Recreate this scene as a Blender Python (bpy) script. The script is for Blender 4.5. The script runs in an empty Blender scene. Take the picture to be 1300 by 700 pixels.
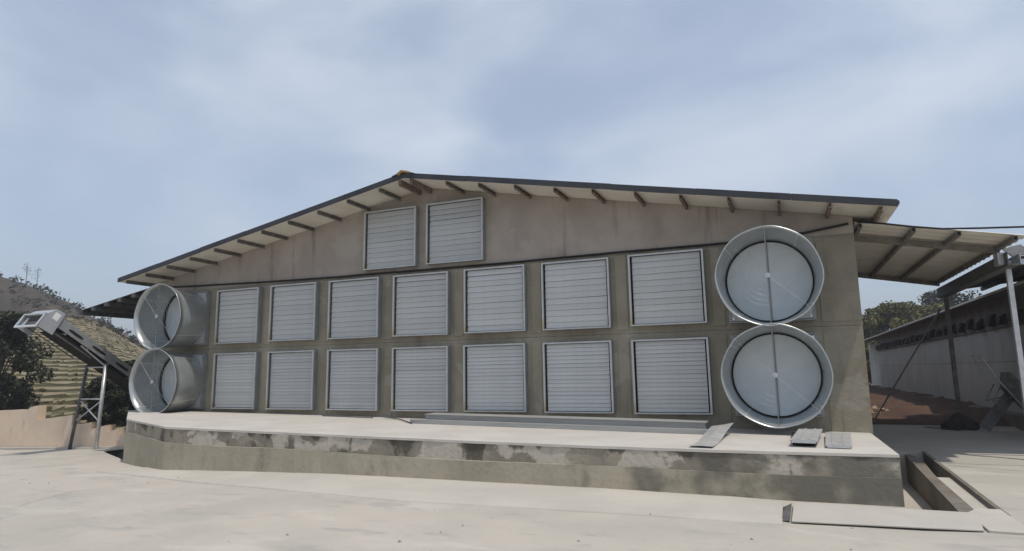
import bpy, bmesh, math, random
from mathutils import Vector, Matrix, noise as mnoise
random.seed(7)
sc = bpy.context.scene
R = math.radians
# ------------------------------------------------------------------ camera
cam_d = bpy.data.cameras.new('camera'); cam = bpy.data.objects.new('camera', cam_d)
sc.collection.objects.link(cam); sc.camera = cam
YAW, PITCH, ROLL = 0.401762, 0.152078, -0.014417
cam_d.sensor_width = 36; cam_d.lens = 805.93 / 1300 * 36
cam_d.clip_start = 0.05; cam_d.clip_end = 6000
_f = Vector((-math.sin(YAW) * math.cos(PITCH), math.cos(YAW) * math.cos(PITCH), math.sin(PITCH)))
_r = Vector((math.cos(YAW), math.sin(YAW), 0)); _u = _r.cross(_f)
r2 = math.cos(ROLL) * _r + math.sin(ROLL) * _u; u2 = -math.sin(ROLL) * _r + math.cos(ROLL) * _u
CAM = Vector((13.1539, -11.9418, 0.7721))
m = Matrix((r2, u2, -_f)).transposed().to_4x4(); m.translation = CAM
cam.matrix_world = m
# ------------------------------------------------------------------ sun, sky, exposure
SUN = Vector((0.34, -0.165, 1.0)).normalized()
sd = bpy.data.lights.new('sun', 'SUN'); sd.energy = 2.6; sd.angle = R(1.2); sd.color = (1.0, 0.93, 0.83)
so = bpy.data.objects.new('sun', sd); sc.collection.objects.link(so)
so.rotation_euler = SUN.to_track_quat('Z', 'Y').to_euler(); so.location = (0, 0, 40)
w = bpy.data.worlds.new('World'); sc.world = w; w.use_nodes = True
wn = w.node_tree.nodes; wl = w.node_tree.links; wn.clear()
sky = wn.new('ShaderNodeTexSky'); sky.sky_type = 'NISHITA'; sky.sun_disc = False
sky.sun_elevation = math.asin(SUN.z); sky.sun_rotation = math.atan2(SUN.x, SUN.y)
sky.air_density = 1.0; sky.dust_density = 0.5; sky.ozone_density = 1.2
tc = wn.new('ShaderNodeTexCoord')
mp = wn.new('ShaderNodeMapping'); mp.inputs['Scale'].default_value = (1.0, 1.0, 2.2); mp.inputs['Location'].default_value = (0.35, 0.2, 0.0); mp.inputs['Rotation'].default_value = (0.1, 0.12, 0.5)
wl.new(tc.outputs['Generated'], mp.inputs['Vector'])
cn = wn.new('ShaderNodeTexNoise'); cn.inputs['Scale'].default_value = 2.1; cn.inputs['Detail'].default_value = 9; cn.inputs['Roughness'].default_value = 0.47; cn.inputs['Distortion'].default_value = 0.25
wl.new(mp.outputs[0], cn.inputs['Vector'])
cr = wn.new('ShaderNodeValToRGB'); cr.color_ramp.elements[0].position = 0.38; cr.color_ramp.elements[1].position = 0.70
cr.color_ramp.elements[0].color = (0.30, 0.30, 0.30, 1); cr.color_ramp.elements[1].color = (0.78, 0.78, 0.78, 1)
cr.color_ramp.interpolation = 'EASE'
wl.new(cn.outputs['Fac'], cr.inputs['Fac'])
mx = wn.new('ShaderNodeMix'); mx.data_type = 'RGBA'
wl.new(cr.outputs['Color'], mx.inputs['Factor']); wl.new(sky.outputs[0], mx.inputs['A'])
mx.inputs['B'].default_value = (5.9, 6.45, 7.2, 1)
bg = wn.new('ShaderNodeBackground'); bg.inputs['Strength'].default_value = 0.118
wl.new(mx.outputs['Result'], bg.inputs['Color'])
wo = wn.new('ShaderNodeOutputWorld'); wl.new(bg.outputs[0], wo.inputs['Surface'])
sc.view_settings.view_transform = 'Standard'; sc.view_settings.look = 'None'
sc.view_settings.gamma = 1; sc.view_settings.exposure = 0.22
sc.cycles.max_bounces = 8
# ------------------------------------------------------------------ materials
def mat(name, col, col2=None, scale=3.0, rough=0.85, metal=0.0, detail=6, lo=0.35, hi=0.65, stretch=(1, 1, 1),
        bump=0.0, bscale=40.0, layers=(), rand=0.0, spec=0.3):
    """two-tone noise base; layers: (colour, scale, lo, hi, stretch, strength)"""
    M = bpy.data.materials.new(name); M.use_nodes = True
    n = M.node_tree.nodes; l = M.node_tree.links
    b = n['Principled BSDF']; b.inputs['Roughness'].default_value = rough; b.inputs['Metallic'].default_value = metal
    b.inputs['Specular IOR Level'].default_value = spec
    t = n.new('ShaderNodeTexCoord')
    def mask(scale, lo, hi, st, det=6, off=0.0):
        mpn = n.new('ShaderNodeMapping'); mpn.inputs['Scale'].default_value = st; mpn.inputs['Location'].default_value = (off, off * .7, off * .3)
        l.new(t.outputs['Object'], mpn.inputs[0])
        nz = n.new('ShaderNodeTexNoise'); nz.inputs['Scale'].default_value = scale; nz.inputs['Detail'].default_value = det
        nz.inputs['Roughness'].default_value = 0.6
        l.new(mpn.outputs[0], nz.inputs['Vector'])
        mr = n.new('ShaderNodeMapRange'); mr.inputs['From Min'].default_value = lo; mr.inputs['From Max'].default_value = hi
        mr.interpolation_type = 'SMOOTHSTEP'
        l.new(nz.outputs['Fac'], mr.inputs['Value'])
        return mr.outputs[0]
    cur = None
    def mixin(fac, c, strength=1.0):
        nonlocal cur
        x = n.new('ShaderNodeMix'); x.data_type = 'RGBA'
        if strength < 1:
            mm = n.new('ShaderNodeMath'); mm.operation = 'MULTIPLY'; mm.inputs[1].default_value = strength
            l.new(fac, mm.inputs[0]); fac = mm.outputs[0]
        l.new(fac, x.inputs['Factor'])
        if cur is None: x.inputs['A'].default_value = (*col, 1)
        else: l.new(cur, x.inputs['A'])
        x.inputs['B'].default_value = (*c, 1)
        cur = x.outputs['Result']
    if col2: mixin(mask(scale, lo, hi, stretch, detail), col2)
    for i, (c, s, a, h, st, k) in enumerate(layers): mixin(mask(s, a, h, st, 7, 3.7 * (i + 1)), c, k)
    if rand:
        oi = n.new('ShaderNodeObjectInfo'); hs = n.new('ShaderNodeHueSaturation')
        mr = n.new('ShaderNodeMapRange'); mr.inputs['To Min'].default_value = 1 - rand; mr.inputs['To Max'].default_value = 1 + rand
        l.new(oi.outputs['Random'], mr.inputs['Value']); l.new(mr.outputs[0], hs.inputs['Value'])
        if cur is None: hs.inputs['Color'].default_value = (*col, 1)
        else: l.new(cur, hs.inputs['Color'])
        cur = hs.outputs['Color']
    if cur is None: b.inputs['Base Color'].default_value = (*col, 1)
    else: l.new(cur, b.inputs['Base Color'])
    if bump:
        nz = n.new('ShaderNodeTexNoise'); nz.inputs['Scale'].default_value = bscale; nz.inputs['Detail'].default_value = 8
        l.new(t.outputs['Object'], nz.inputs['Vector'])
        bp = n.new('ShaderNodeBump'); bp.inputs['Strength'].default_value = bump; bp.inputs['Distance'].default_value = 0.02
        l.new(nz.outputs['Fac'], bp.inputs['Height']); l.new(bp.outputs[0], b.inputs['Normal'])
    return M
ONE = (1, 1, 1)
M = {}
M['yard'] = mat('yard_concrete', (0.465, 0.422, 0.365), (0.395, 0.37, 0.32), 0.35, 0.9, bump=0.25, bscale=18, layers=(
    ((0.475, 0.43, 0.37), 0.8, 0.45, 0.7, ONE, 0.8), ((0.33, 0.31, 0.285), 1.1, 0.54, 0.68, (1, 2.4, 1), 0.7),
    ((0.22, 0.20, 0.18), 2.0, 0.655, 0.71, (1, 3.5, 1), 0.5), ((0.36, 0.345, 0.31), 14, 0.5, 0.75, ONE, 0.35), ((0.27, 0.25, 0.22), 55, 0.58, 0.70, ONE, 0.35), ((0.52, 0.49, 0.43), 0.5, 0.56, 0.66, (1, 2.5, 1), 0.5)))
M['strip'] = mat('pale_screed', (0.49, 0.455, 0.395), (0.43, 0.40, 0.35), 0.9, 0.9, bump=0.2, bscale=20, layers=(
    ((0.36, 0.34, 0.30), 2.2, 0.62, 0.74, (1, 2.5, 1), 0.5), ((0.46, 0.44, 0.41), 15, 0.5, 0.75, ONE, 0.3)))
M['wall_low'] = mat('raw_concrete', (0.31, 0.278, 0.212), (0.235, 0.208, 0.158), 0.9, 0.92, bump=0.4, bscale=14, rand=.07, layers=(
    ((0.34, 0.305, 0.23), 1.4, 0.5, 0.75, (1, 1, .5), 0.7), ((0.12, 0.10, 0.075), 1.1, 0.56, 0.76, (1.4, 1, .35), 0.6),
    ((0.12, 0.10, 0.08), 1.0, 0.57, 0.70, (4, 1, .3), 0.5), ((0.38, 0.35, 0.29), .9, 0.60, 0.615, ONE, 0.45), ((0.19, 0.17, 0.135), 11, 0.5, 0.75, ONE, 0.4)))
M['gable'] = mat('grey_render', (0.40, 0.35, 0.305), (0.31, 0.268, 0.232), 0.8, 0.92, bump=0.2, bscale=12, layers=(
    ((0.22, 0.185, 0.16), 1.3, 0.54, 0.78, (1, 1, .4), 0.6), ((0.12, 0.10, 0.08), 1.0, 0.57, 0.70, (4, 1, .3), 0.5), ((0.38, 0.35, 0.29), .9, 0.60, 0.615, ONE, 0.45), ((0.13, 0.11, 0.10), 3.5, 0.72, 0.76, ONE, 0.6), ((0.33, 0.30, 0.27), 9, 0.5, 0.8, ONE, 0.3)))
M['plat_top'] = mat('white_screed', (0.53, 0.495, 0.445), (0.47, 0.44, 0.395), 1.2, 0.9, bump=0.15, bscale=25, layers=(((0.40, 0.37, 0.33), 3, 0.62, 0.76, ONE, 0.5),))
M['plat_up'] = mat('stained_concrete', (0.33, 0.297, 0.235), (0.22, 0.193, 0.155), 1.0, 0.95, bump=0.5, bscale=16, lo=.4, hi=.6, stretch=(1, 1, .6), layers=(
    ((0.48, 0.44, 0.37), 0.9, 0.505, 0.53, (1, 1, 1.3), 0.85), ((0.075, 0.066, 0.053), 1.5, 0.55, 0.61, (1.2, 1.2, .6), 0.8),
    ((0.46, 0.43, 0.37), 5, 0.68, 0.71, ONE, 0.8), ((0.20, 0.18, 0.15), 14, 0.5, 0.75, ONE, 0.4)))
M['plat_low'] = mat('olive_concrete', (0.40, 0.36, 0.275), (0.33, 0.295, 0.225), 0.8, 0.95, bump=0.35, bscale=16, layers=(
    ((0.115, 0.105, 0.085), 1.1, 0.55, 0.72, (1, 1, .6), 0.75), ((0.33, 0.305, 0.24), 3, 0.6, 0.72, (1.6, 1.6, .4), 0.6), ((0.20, 0.18, 0.14), 13, 0.5, 0.75, ONE, 0.35)))
M['louvre'] = mat('galvanised_slat', (0.52, 0.52, 0.50), (0.46, 0.46, 0.445), 2.5, 0.55, 0.15, rand=0.06, spec=.4, layers=(((0.32, 0.32, 0.31), 4, 0.6, 0.75, (3, 1, 1), 0.4),))
M['frame'] = mat('galvanised_frame', (0.52, 0.53, 0.53), (0.44, 0.45, 0.45), 5, 0.45, 0.3, spec=.4)
M['stile'] = mat('weathered_frame', (0.50, 0.50, 0.48), (0.42, 0.33, 0.14), 1.2, 0.5, 0.2, lo=.42, hi=.66)
M['housing'] = mat('galvanised_housing', (0.34, 0.36, 0.36), (0.27, 0.285, 0.285), 3, 0.5, 0.35)
M['black'] = mat('black_gap', (0.012, 0.012, 0.013), None, rough=0.9)
M['cone'] = mat('galvanised_cone', (0.47, 0.495, 0.495), (0.40, 0.42, 0.42), 2.2, 0.34, 0.6, spec=.5, layers=(((0.36, 0.38, 0.38), 7, 0.55, 0.75, (1, 1, 1), 0.4),))
M['coneseam'] = mat('cone_seam', (0.66, 0.66, 0.64), None, rough=.4, metal=.4)
M['door'] = mat('white_damper', (0.60, 0.645, 0.665), (0.53, 0.575, 0.59), 1.6, 0.45, 0.1, spec=.4)
M['bar'] = mat('dark_steel_bar', (0.20, 0.21, 0.215), None, rough=.5, metal=.3)
M['wire'] = mat('bright_wire', (0.7, 0.72, 0.72), None, rough=.35, metal=.6)
M['roofmetal'] = mat('dark_roof_sheet', (0.035, 0.037, 0.044), (0.048, 0.05, 0.057), 2, 0.5, 0.1)
M['soffit'] = mat('cream_soffit', (0.68, 0.645, 0.57), (0.60, 0.56, 0.485), 1.4, 0.8, layers=(((0.36, 0.31, 0.25), 2.5, 0.6, 0.75, (1, .4, 1), 0.5),))
M['purlin'] = mat('steel_purlin', (0.24, 0.225, 0.20), (0.16, 0.14, 0.115), 6, 0.6, 0.2)
M['rust'] = mat('rusty_purlin', (0.23, 0.19, 0.15), (0.15, 0.09, 0.06), 9, 0.75, 0.1)
M['steel'] = mat('galvanised_steel', (0.52, 0.53, 0.54), (0.42, 0.43, 0.44), 6, 0.4, 0.5, spec=.5)
M['darksteel'] = mat('dull_steel', (0.15, 0.15, 0.15), (0.10, 0.095, 0.09), 6, 0.6, 0.3)
M['rubber'] = mat('black_rubber', (0.012, 0.012, 0.014), None, rough=.6)
M['soil'] = mat('red_soil', (0.105, 0.058, 0.038), (0.07, 0.04, 0.028), 1.5, 0.97, bump=.6, bscale=9, layers=(((0.20, 0.14, 0.10), 5, 0.64, 0.7, ONE, .8),))
M['shedwall'] = mat('shed_panel', (0.42, 0.415, 0.405), (0.36, 0.355, 0.345), 0.9, 0.8, rand=.04, layers=(((0.24, 0.19, 0.14), 1.2, 0.55, 0.75, (1, 1, .4), 0.45),))
M['eave'] = mat('brown_eave', (0.17, 0.15, 0.14), (0.12, 0.105, 0.10), 2, 0.8)
M['whitestrip'] = mat('white_strip', (0.62, 0.60, 0.56), None, rough=.6)
M['hood'] = mat('black_hood', (0.018, 0.016, 0.02), (0.035, 0.022, 0.032), 3, 0.8)
M['tan'] = mat('tan_render', (0.70, 0.56, 0.425), (0.62, 0.495, 0.375), 1.1, 0.95, bump=.3, bscale=10, layers=(((0.34, 0.27, 0.20), 1.5, 0.58, 0.75, (1.3, 1, .5), 0.6),))
M['board'] = mat('white_board', (0.48, 0.448, 0.395), (0.44, 0.41, 0.365), 2.5, 0.6, layers=(((0.42, 0.39, 0.35), 5, 0.62, 0.74, ONE, 0.4),))
M['boxgrey'] = mat('painted_grey', (0.40, 0.41, 0.43), (0.36, 0.37, 0.39), 3, 0.5, .1)
M['sticker'] = mat('white_sticker', (0.80, 0.79, 0.77), None, rough=.5)
M['belt'] = mat('dark_belt', (0.02, 0.02, 0.018), (0.035, 0.03, 0.026), 5, 0.95, spec=0.05)
M['ditch'] = mat('damp_concrete', (0.20, 0.178, 0.148), (0.14, 0.122, 0.10), 1.6, 0.95, bump=.5, bscale=14, layers=(((0.10, 0.085, 0.07), 3, 0.56, 0.7, ONE, 0.6),))  # base colour darkened to carry the shade on the drain curb face
M['sheetmetal'] = mat('grey_sheet_metal', (0.42, 0.415, 0.40), (0.35, 0.345, 0.33), 3, 0.6, .15)
M['channel'] = mat('grey_channel', (0.37, 0.37, 0.355), (0.31, 0.31, 0.295), 2.5, 0.55, .2, stretch=(.3, 3, 3))
M['bark'] = mat('bark', (0.12, 0.09, 0.065), (0.07, 0.055, 0.04), 8, .95)
M['leaf_y'] = mat('olive_leaves', (0.17, 0.15, 0.05), (0.095, 0.10, 0.04), 0.7, .8, lo=.4, hi=.6, layers=(((0.16, 0.115, 0.03), 0.9, .55, .65, ONE, .8),))
M['leaf_d'] = mat('dark_leaves', (0.045, 0.05, 0.026), (0.025, 0.03, 0.016), 1.5, .8, layers=(((0.085, 0.075, 0.045), 2.2, .56, .68, ONE, .7),))
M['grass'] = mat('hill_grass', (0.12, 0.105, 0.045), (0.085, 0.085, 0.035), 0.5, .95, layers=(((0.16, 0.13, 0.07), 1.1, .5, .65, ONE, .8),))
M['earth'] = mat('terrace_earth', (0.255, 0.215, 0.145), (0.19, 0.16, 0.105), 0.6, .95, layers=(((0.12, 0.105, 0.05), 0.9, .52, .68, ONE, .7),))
M['hedge'] = mat('terrace_planting', (0.045, 0.040, 0.020), (0.075, 0.065, 0.028), 1.2, .95)  # colours the plants, and the riser foot where it stands for shade
M['scrub'] = mat('dry_scrub', (0.075, 0.058, 0.045), (0.05, 0.042, 0.032), 0.25, .95, layers=(((0.11, 0.085, 0.06), 0.15, .5, .65, ONE, .8),))
M['farhill'] = mat('wooded_hill', (0.055, 0.065, 0.035), (0.08, 0.08, 0.05), 0.02, .95)
M['field'] = mat('rough_ground', (0.20, 0.16, 0.105), (0.13, 0.12, 0.06), 0.3, .95, layers=(((0.10, 0.10, 0.045), 1.3, .5, .65, ONE, .7),))
def stain(M_, col, zx, k, lo, hi, scale, stretch, strength):
    """dirt that hangs from the top edge (zx = 'z') or gathers towards one end (zx = 'x')"""
    n = M_.node_tree.nodes; l = M_.node_tree.links; b = n['Principled BSDF']
    t = n.new('ShaderNodeTexCoord'); sp = n.new('ShaderNodeSeparateXYZ'); l.new(t.outputs['Object'], sp.inputs[0])
    mpn = n.new('ShaderNodeMapping'); mpn.inputs['Scale'].default_value = stretch; l.new(t.outputs['Object'], mpn.inputs[0])
    nz = n.new('ShaderNodeTexNoise'); nz.inputs['Scale'].default_value = scale; nz.inputs['Detail'].default_value = 8; l.new(mpn.outputs[0], nz.inputs['Vector'])
    a = n.new('ShaderNodeMath'); a.operation = 'MULTIPLY_ADD'
    if zx == 'z':
        q = n.new('ShaderNodeMath'); q.operation = 'MULTIPLY_ADD'; q.inputs[1].default_value = .0135; l.new(sp.outputs['X'], q.inputs[0]); l.new(sp.outputs['Z'], q.inputs[2])
        l.new(q.outputs[0], a.inputs[0])
    else: l.new(sp.outputs['X'], a.inputs[0])
    a.inputs[1].default_value = k; l.new(nz.outputs['Fac'], a.inputs[2])
    mr = n.new('ShaderNodeMapRange'); mr.interpolation_type = 'SMOOTHSTEP'; mr.inputs['From Min'].default_value = lo; mr.inputs['From Max'].default_value = hi; mr.inputs['To Max'].default_value = strength
    l.new(a.outputs[0], mr.inputs['Value'])
    x = n.new('ShaderNodeMix'); x.data_type = 'RGBA'; l.new(mr.outputs[0], x.inputs['Factor'])
    old = b.inputs['Base Color'].links[0].from_socket; l.new(old, x.inputs['A']); x.inputs['B'].default_value = (*col, 1); l.new(x.outputs['Result'], b.inputs['Base Color'])
stain(M['plat_up'], (.075, .066, .052), 'z', 1.3, .36, .44, 2.2, (1.3, 1.3, .35), .85)
stain(M['plat_up'], (.10, .095, .08), 'x', .05, 1.08, 1.24, 1.6, ONE, .7)
stain(M['plat_low'], (.115, .11, .092), 'x', .05, 1.06, 1.22, 1.3, ONE, .8)
# ------------------------------------------------------------------ mesh helpers
class MB:
    def __init__(s): s.v = []; s.f = []; s.mi = []; s.m = 0
    def add(s, vs, fs):
        k = len(s.v); s.v += [tuple(v) for v in vs]
        for f in fs: s.f.append([i + k for i in f]); s.mi.append(s.m)
        return s
    def box(s, x0, x1, y0, y1, z0, z1):
        return s.add([(x0, y0, z0), (x1, y0, z0), (x1, y1, z0), (x0, y1, z0), (x0, y0, z1), (x1, y0, z1), (x1, y1, z1), (x0, y1, z1)],
                     [(0, 3, 2, 1), (4, 5, 6, 7), (0, 1, 5, 4), (1, 2, 6, 5), (2, 3, 7, 6), (3, 0, 4, 7)])
    def beam(s, a, b, wd, ht, up=(0, 0, 1)):
        a = Vector(a); b = Vector(b); d = (b - a).normalized(); up = Vector(up)
        sd_ = d.cross(up)
        if sd_.length < 1e-4: sd_ = d.cross(Vector((1, 0, 0)))
        sd_.normalize(); uu = sd_.cross(d)
        vs = []
        for p in (a, b):
            for i, j in ((-1, -1), (1, -1), (1, 1), (-1, 1)): vs.append(p + sd_ * (wd / 2 * i) + uu * (ht / 2 * j))
        return s.add(vs, [(0, 1, 2, 3), (7, 6, 5, 4), (0, 4, 5, 1), (1, 5, 6, 2), (2, 6, 7, 3), (3, 7, 4, 0)])
    def tube(s, pts, r, n=8, r1=None):
        pts = [Vector(p) for p in pts]; k = len(s.v); L = len(pts)
        for i, p in enumerate(pts):
            d = (pts[min(i + 1, L - 1)] - pts[max(i - 1, 0)]).normalized()
            a = d.cross(Vector((0, 0, 1)))
            if a.length < 1e-3: a = d.cross(Vector((1, 0, 0)))
            a.normalize(); c = a.cross(d)
            rr = r if r1 is None else r + (r1 - r) * i / (L - 1)
            for j in range(n):
                t = 2 * math.pi * j / n; s.v.append(tuple(p + a * (rr * math.cos(t)) + c * (rr * math.sin(t))))
        for i in range(L - 1):
            for j in range(n):
                s.f.append([k + i * n + j, k + i * n + (j + 1) % n, k + (i + 1) * n + (j + 1) % n, k + (i + 1) * n + j]); s.mi.append(s.m)
        s.f.append([k + j for j in range(n)][::-1]); s.f.append([k + (L - 1) * n + j for j in range(n)]); s.mi += [s.m, s.m]
        return s
    def prism(s, poly, z0, z1):
        """poly (x,y) list, counter-clockwise; z0,z1 number or function(x,y)"""
        f0 = z0 if callable(z0) else (lambda x, y: z0); f1 = z1 if callable(z1) else (lambda x, y: z1)
        n = len(poly)
        vs = [(x, y, f0(x, y)) for x, y in poly] + [(x, y, f1(x, y)) for x, y in poly]
        fs = [list(range(n))[::-1], list(range(n, 2 * n))] + [[i, (i + 1) % n, n + (i + 1) % n, n + i] for i in range(n)]
        return s.add(vs, fs)
    def extr(s, prof, axis, a, b):
        """profile in the two remaining axes extruded along axis from a to b"""
        n = len(prof)
        def P(t, q):
            return {'x': (t, q[0], q[1]), 'y': (q[0], t, q[1])}[axis]
        vs = [P(a, q) for q in prof] + [P(b, q) for q in prof]
        return s.add(vs, [list(range(n)), list(range(2 * n - 1, n - 1, -1))] + [[i, n + i, n + (i + 1) % n, (i + 1) % n] for i in range(n)])
    def build(s, name, mats, parent=None, smooth=False, bevel=0):
        me = bpy.data.meshes.new(name); me.from_pydata(s.v, [], s.f)
        mats = mats if isinstance(mats, (list, tuple)) else [mats]
        for x in mats: me.materials.append(x)
        if len(mats) > 1: me.polygons.foreach_set('material_index', s.mi)
        bm = bmesh.new(); bm.from_mesh(me); bmesh.ops.recalc_face_normals(bm, faces=bm.faces)
        if bevel:
            bmesh.ops.bevel(bm, geom=list(bm.edges), offset=bevel, segments=1, affect='EDGES', clamp_overlap=True)
        bm.to_mesh(me); bm.free()
        if smooth:
            me.polygons.foreach_set('use_smooth', [True] * len(me.polygons))
        return link(name, me, parent)
def link(name, me, parent=None):
    o = bpy.data.objects.new(name, me); sc.collection.objects.link(o)
    if parent: o.parent = parent
    return o
def tag(o, label, cat, group=None):
    o['label'] = label; o['category'] = cat
    if group: o['group'] = group
    return o
def thing(name, label, cat, loc=(0, 0, 0), group=None):
    o = link(name, None); o.location = loc; o.empty_display_size = 0.2
    return tag(o, label, cat, group)
def struct(o): o['kind'] = 'structure'; return o
def copy_tree(o, parent=None):
    c = o.copy(); sc.collection.objects.link(c); c.parent = parent
    for ch in list(o.children): copy_tree(ch, c)
    return c
# ------------------------------------------------------------------ ground
def sst(a, b, x): t = min(1, max(0, (x - a) / (b - a))); return t * t * (3 - 2 * t)
def gz(x, y):
    d = max(x, -9) - 8.5
    if d > 5.9: d = 5.9
    b = -0.768 - .0034 * 5.9 ** 2 + .04 * (d + 5.9) if d < -5.9 else -.768 - .0034 * d * d
    return b + sst(12, 15, x) * .034 * min(max(y + 3.2, 0), 9.5)
def sheet(name, xs, ys, zf, material, keep=None):
    b = MB(); nx = len(xs); ny = len(ys)
    b.v = [(x, y, zf(x, y)) for y in ys for x in xs]
    for j in range(ny - 1):
        for i in range(nx - 1):
            if keep and not keep((xs[i] + xs[i + 1]) / 2, (ys[j] + ys[j + 1]) / 2): continue
            b.f.append([j * nx + i, j * nx + i + 1, (j + 1) * nx + i + 1, (j + 1) * nx + i]); b.mi.append(0)
    return b.build(name, material, smooth=True)
def frange(a, b, s):
    n = max(1, round((b - a) / s)); return [a + (b - a) * i / n for i in range(n + 1)]
FRONT = [(14.33, -2.87), (12.17, -3.23), (10.64, -3.39), (8.9, -3.48), (6.08, -3.52), (2.7, -3.54), (0.2, -2.49), (-2.4, -0.55)]
DX0, DX1, DY0, DY1 = 14.33, 15.26, -3.05, 1.45      # drain pit
xs = sorted(set(round(q, 4) for q in frange(-9, 14.33, .6) + [14.33, 15.26] + frange(15.26, 30, .8) + [-22, -15, 40]))
ys = sorted(set(round(q, 4) for q in frange(-3.05, 1.45, .45) + frange(1.45, 5.55, .6) + frange(-30, -3.05, .7)))
def yard_keep(x, y):
    if x < -9.6: return y < 0.9
    if DX0 < x < DX1 and y > DY0: return False
    if x < DX0 and y > 1.0: return False
    return True
def bumpz(x, y): return gz(x, y) + 0.018 * mnoise.noise(Vector((x * .35, y * .35, 2.1)))
yard = struct(sheet('yard', xs, ys, bumpz, M['yard'], yard_keep)); yard.name = 'ground'
bm = bmesh.new(); bm.from_mesh(yard.data)
EA, EB = Vector((-3.9, -.13, 0)), Vector((.3, -2.45, 0)); en = Vector((-(EB - EA).y, (EB - EA).x, 0)).normalized()
def in_pit(c, m=0): return -3.9 - m < c.x < .6 + m and c.y < 1.2 and (c - EA).dot(en) > -m
fz = [f for f in bm.faces if in_pit(Vector((f.calc_center_median().x, f.calc_center_median().y, 0)), 1.0)]
bmesh.ops.bisect_plane(bm, geom=fz + list({e for f in fz for e in f.edges}) + list({v for f in fz for v in f.verts}), plane_co=EA, plane_no=en)
kill = [f for f in bm.faces if in_pit(Vector((f.calc_center_median().x, f.calc_center_median().y, 0)))]
bmesh.ops.delete(bm, geom=kill, context='FACES'); bm.to_mesh(yard.data); bm.free()
def gm(x, y): return bumpz(x, y)
g2 = struct(sheet('terrain', [-1310, -300, -60, -20, 0, 14, 30, 80, 300, 1310], [-415, -30, 0, 14, 30, 80, 300, 700, 1310], lambda x, y: -2.2, M['field']))
sk = MB(); n = 14
for i in range(n + 1):
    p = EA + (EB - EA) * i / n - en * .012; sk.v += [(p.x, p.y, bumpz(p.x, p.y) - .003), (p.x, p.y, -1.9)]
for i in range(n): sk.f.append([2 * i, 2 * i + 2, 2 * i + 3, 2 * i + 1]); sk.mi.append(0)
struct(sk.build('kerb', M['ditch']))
# paler screed strip along the platform
st = MB(); xsn = [1.2, 3, 4.7, 6.5, 8.6, 10.8, 13.0]; yout = [-3.75, -4.2, -4.62, -4.88, -5.04, -4.8, -4.48]
for i in range(6):
    for j in range(6):
        def q(ii, t):
            x = xsn[ii]; yi = -3.2; y = yi + (yout[ii] - yi) * t; return (x, y, gm(x, y) + .016)
        st.add([q(i, j / 6), q(i + 1, j / 6), q(i + 1, (j + 1) / 6), q(i, (j + 1) / 6)], [(0, 1, 2, 3)])
for i in range(6):
    a = (xsn[i], yout[i]); c = (xsn[i + 1], yout[i + 1])
    st.add([(a[0], a[1], gm(*a) + .016), (c[0], c[1], gm(*c) + .016), (c[0], c[1] - .02, gm(*c) - .02), (a[0], a[1] - .02, gm(*a) - .02)], [(0, 1, 2, 3)])
struct(st.build('pavement', M['strip']))
# soil bank beyond the right-hand apron
b = sheet('soil_bank', frange(14.4, 18.0, .3), frange(5.55, 34, .45),
          lambda x, y: gz(x, 5.5) - .02 + (0.0 if y < 5.8 else 0.12 + .16 * mnoise.noise(Vector((x * 1.1, y * 1.1, 0)))) + .08 * sst(5.8, 9, y) + .12 * sst(15, 18, x) * sst(5.8, 8, y), M['soil'])
struct(b)
ap = MB().box(14.4, 19.5, 5.5, 5.62, -1.2, -.562); struct(ap.build('kerb', M['yard']))
# ------------------------------------------------------------------ drain
dr = thing('drain_channel', 'open concrete drain pit between the platform end and the right hand slab', 'drain', (0, 0, 0))
MB().prism([(DX0 - .02, DY0 - .1), (DX1 + .1, DY0 - .1), (DX1 + .1, DY1 + .1), (DX0 - .02, DY1 + .1)], -1.40, -1.22).build('floor', M['strip'], dr)
def curbz(x, y): return gz(15.2, y) - .02
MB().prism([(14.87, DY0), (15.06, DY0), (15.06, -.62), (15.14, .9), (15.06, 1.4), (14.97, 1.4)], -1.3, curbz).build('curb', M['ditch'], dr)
MB().prism([(15.06, DY0), (15.245, DY0), (15.245, -.62), (15.06, -.62)], -1.3, lambda x, y: curbz(x, y) - .012).build('cover_slab', M['strip'], dr)
MB().prism([(15.065, -.615), (15.24, -.615), (15.24, 1.4), (15.145, .9)], -1.3, lambda x, y: curbz(x, y) - .17).build('pit_floor', M['strip'], dr)
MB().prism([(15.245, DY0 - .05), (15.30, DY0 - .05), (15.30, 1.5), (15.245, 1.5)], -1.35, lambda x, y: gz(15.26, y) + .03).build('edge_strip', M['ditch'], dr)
MB().prism([(14.36, 1.4), (15.3, 1.4), (15.3, 5.5), (14.36, 5.5)], -1.3, lambda x, y: gz(15.26, y) + .012).build('end_slab', M['yard'], dr)
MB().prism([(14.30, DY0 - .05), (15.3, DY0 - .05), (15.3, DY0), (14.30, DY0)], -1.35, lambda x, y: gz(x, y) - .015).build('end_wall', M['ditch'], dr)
MB().prism([(14.9, DY0 - .9), (15.28, DY0 - .9), (15.28, DY0 + .2), (15.05, DY0 + .2), (14.9, DY0 - .05)], -1.1, lambda x, y: gz(x, y) + .035).build('corner_slab', M['strip'], dr, bevel=.006)
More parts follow.
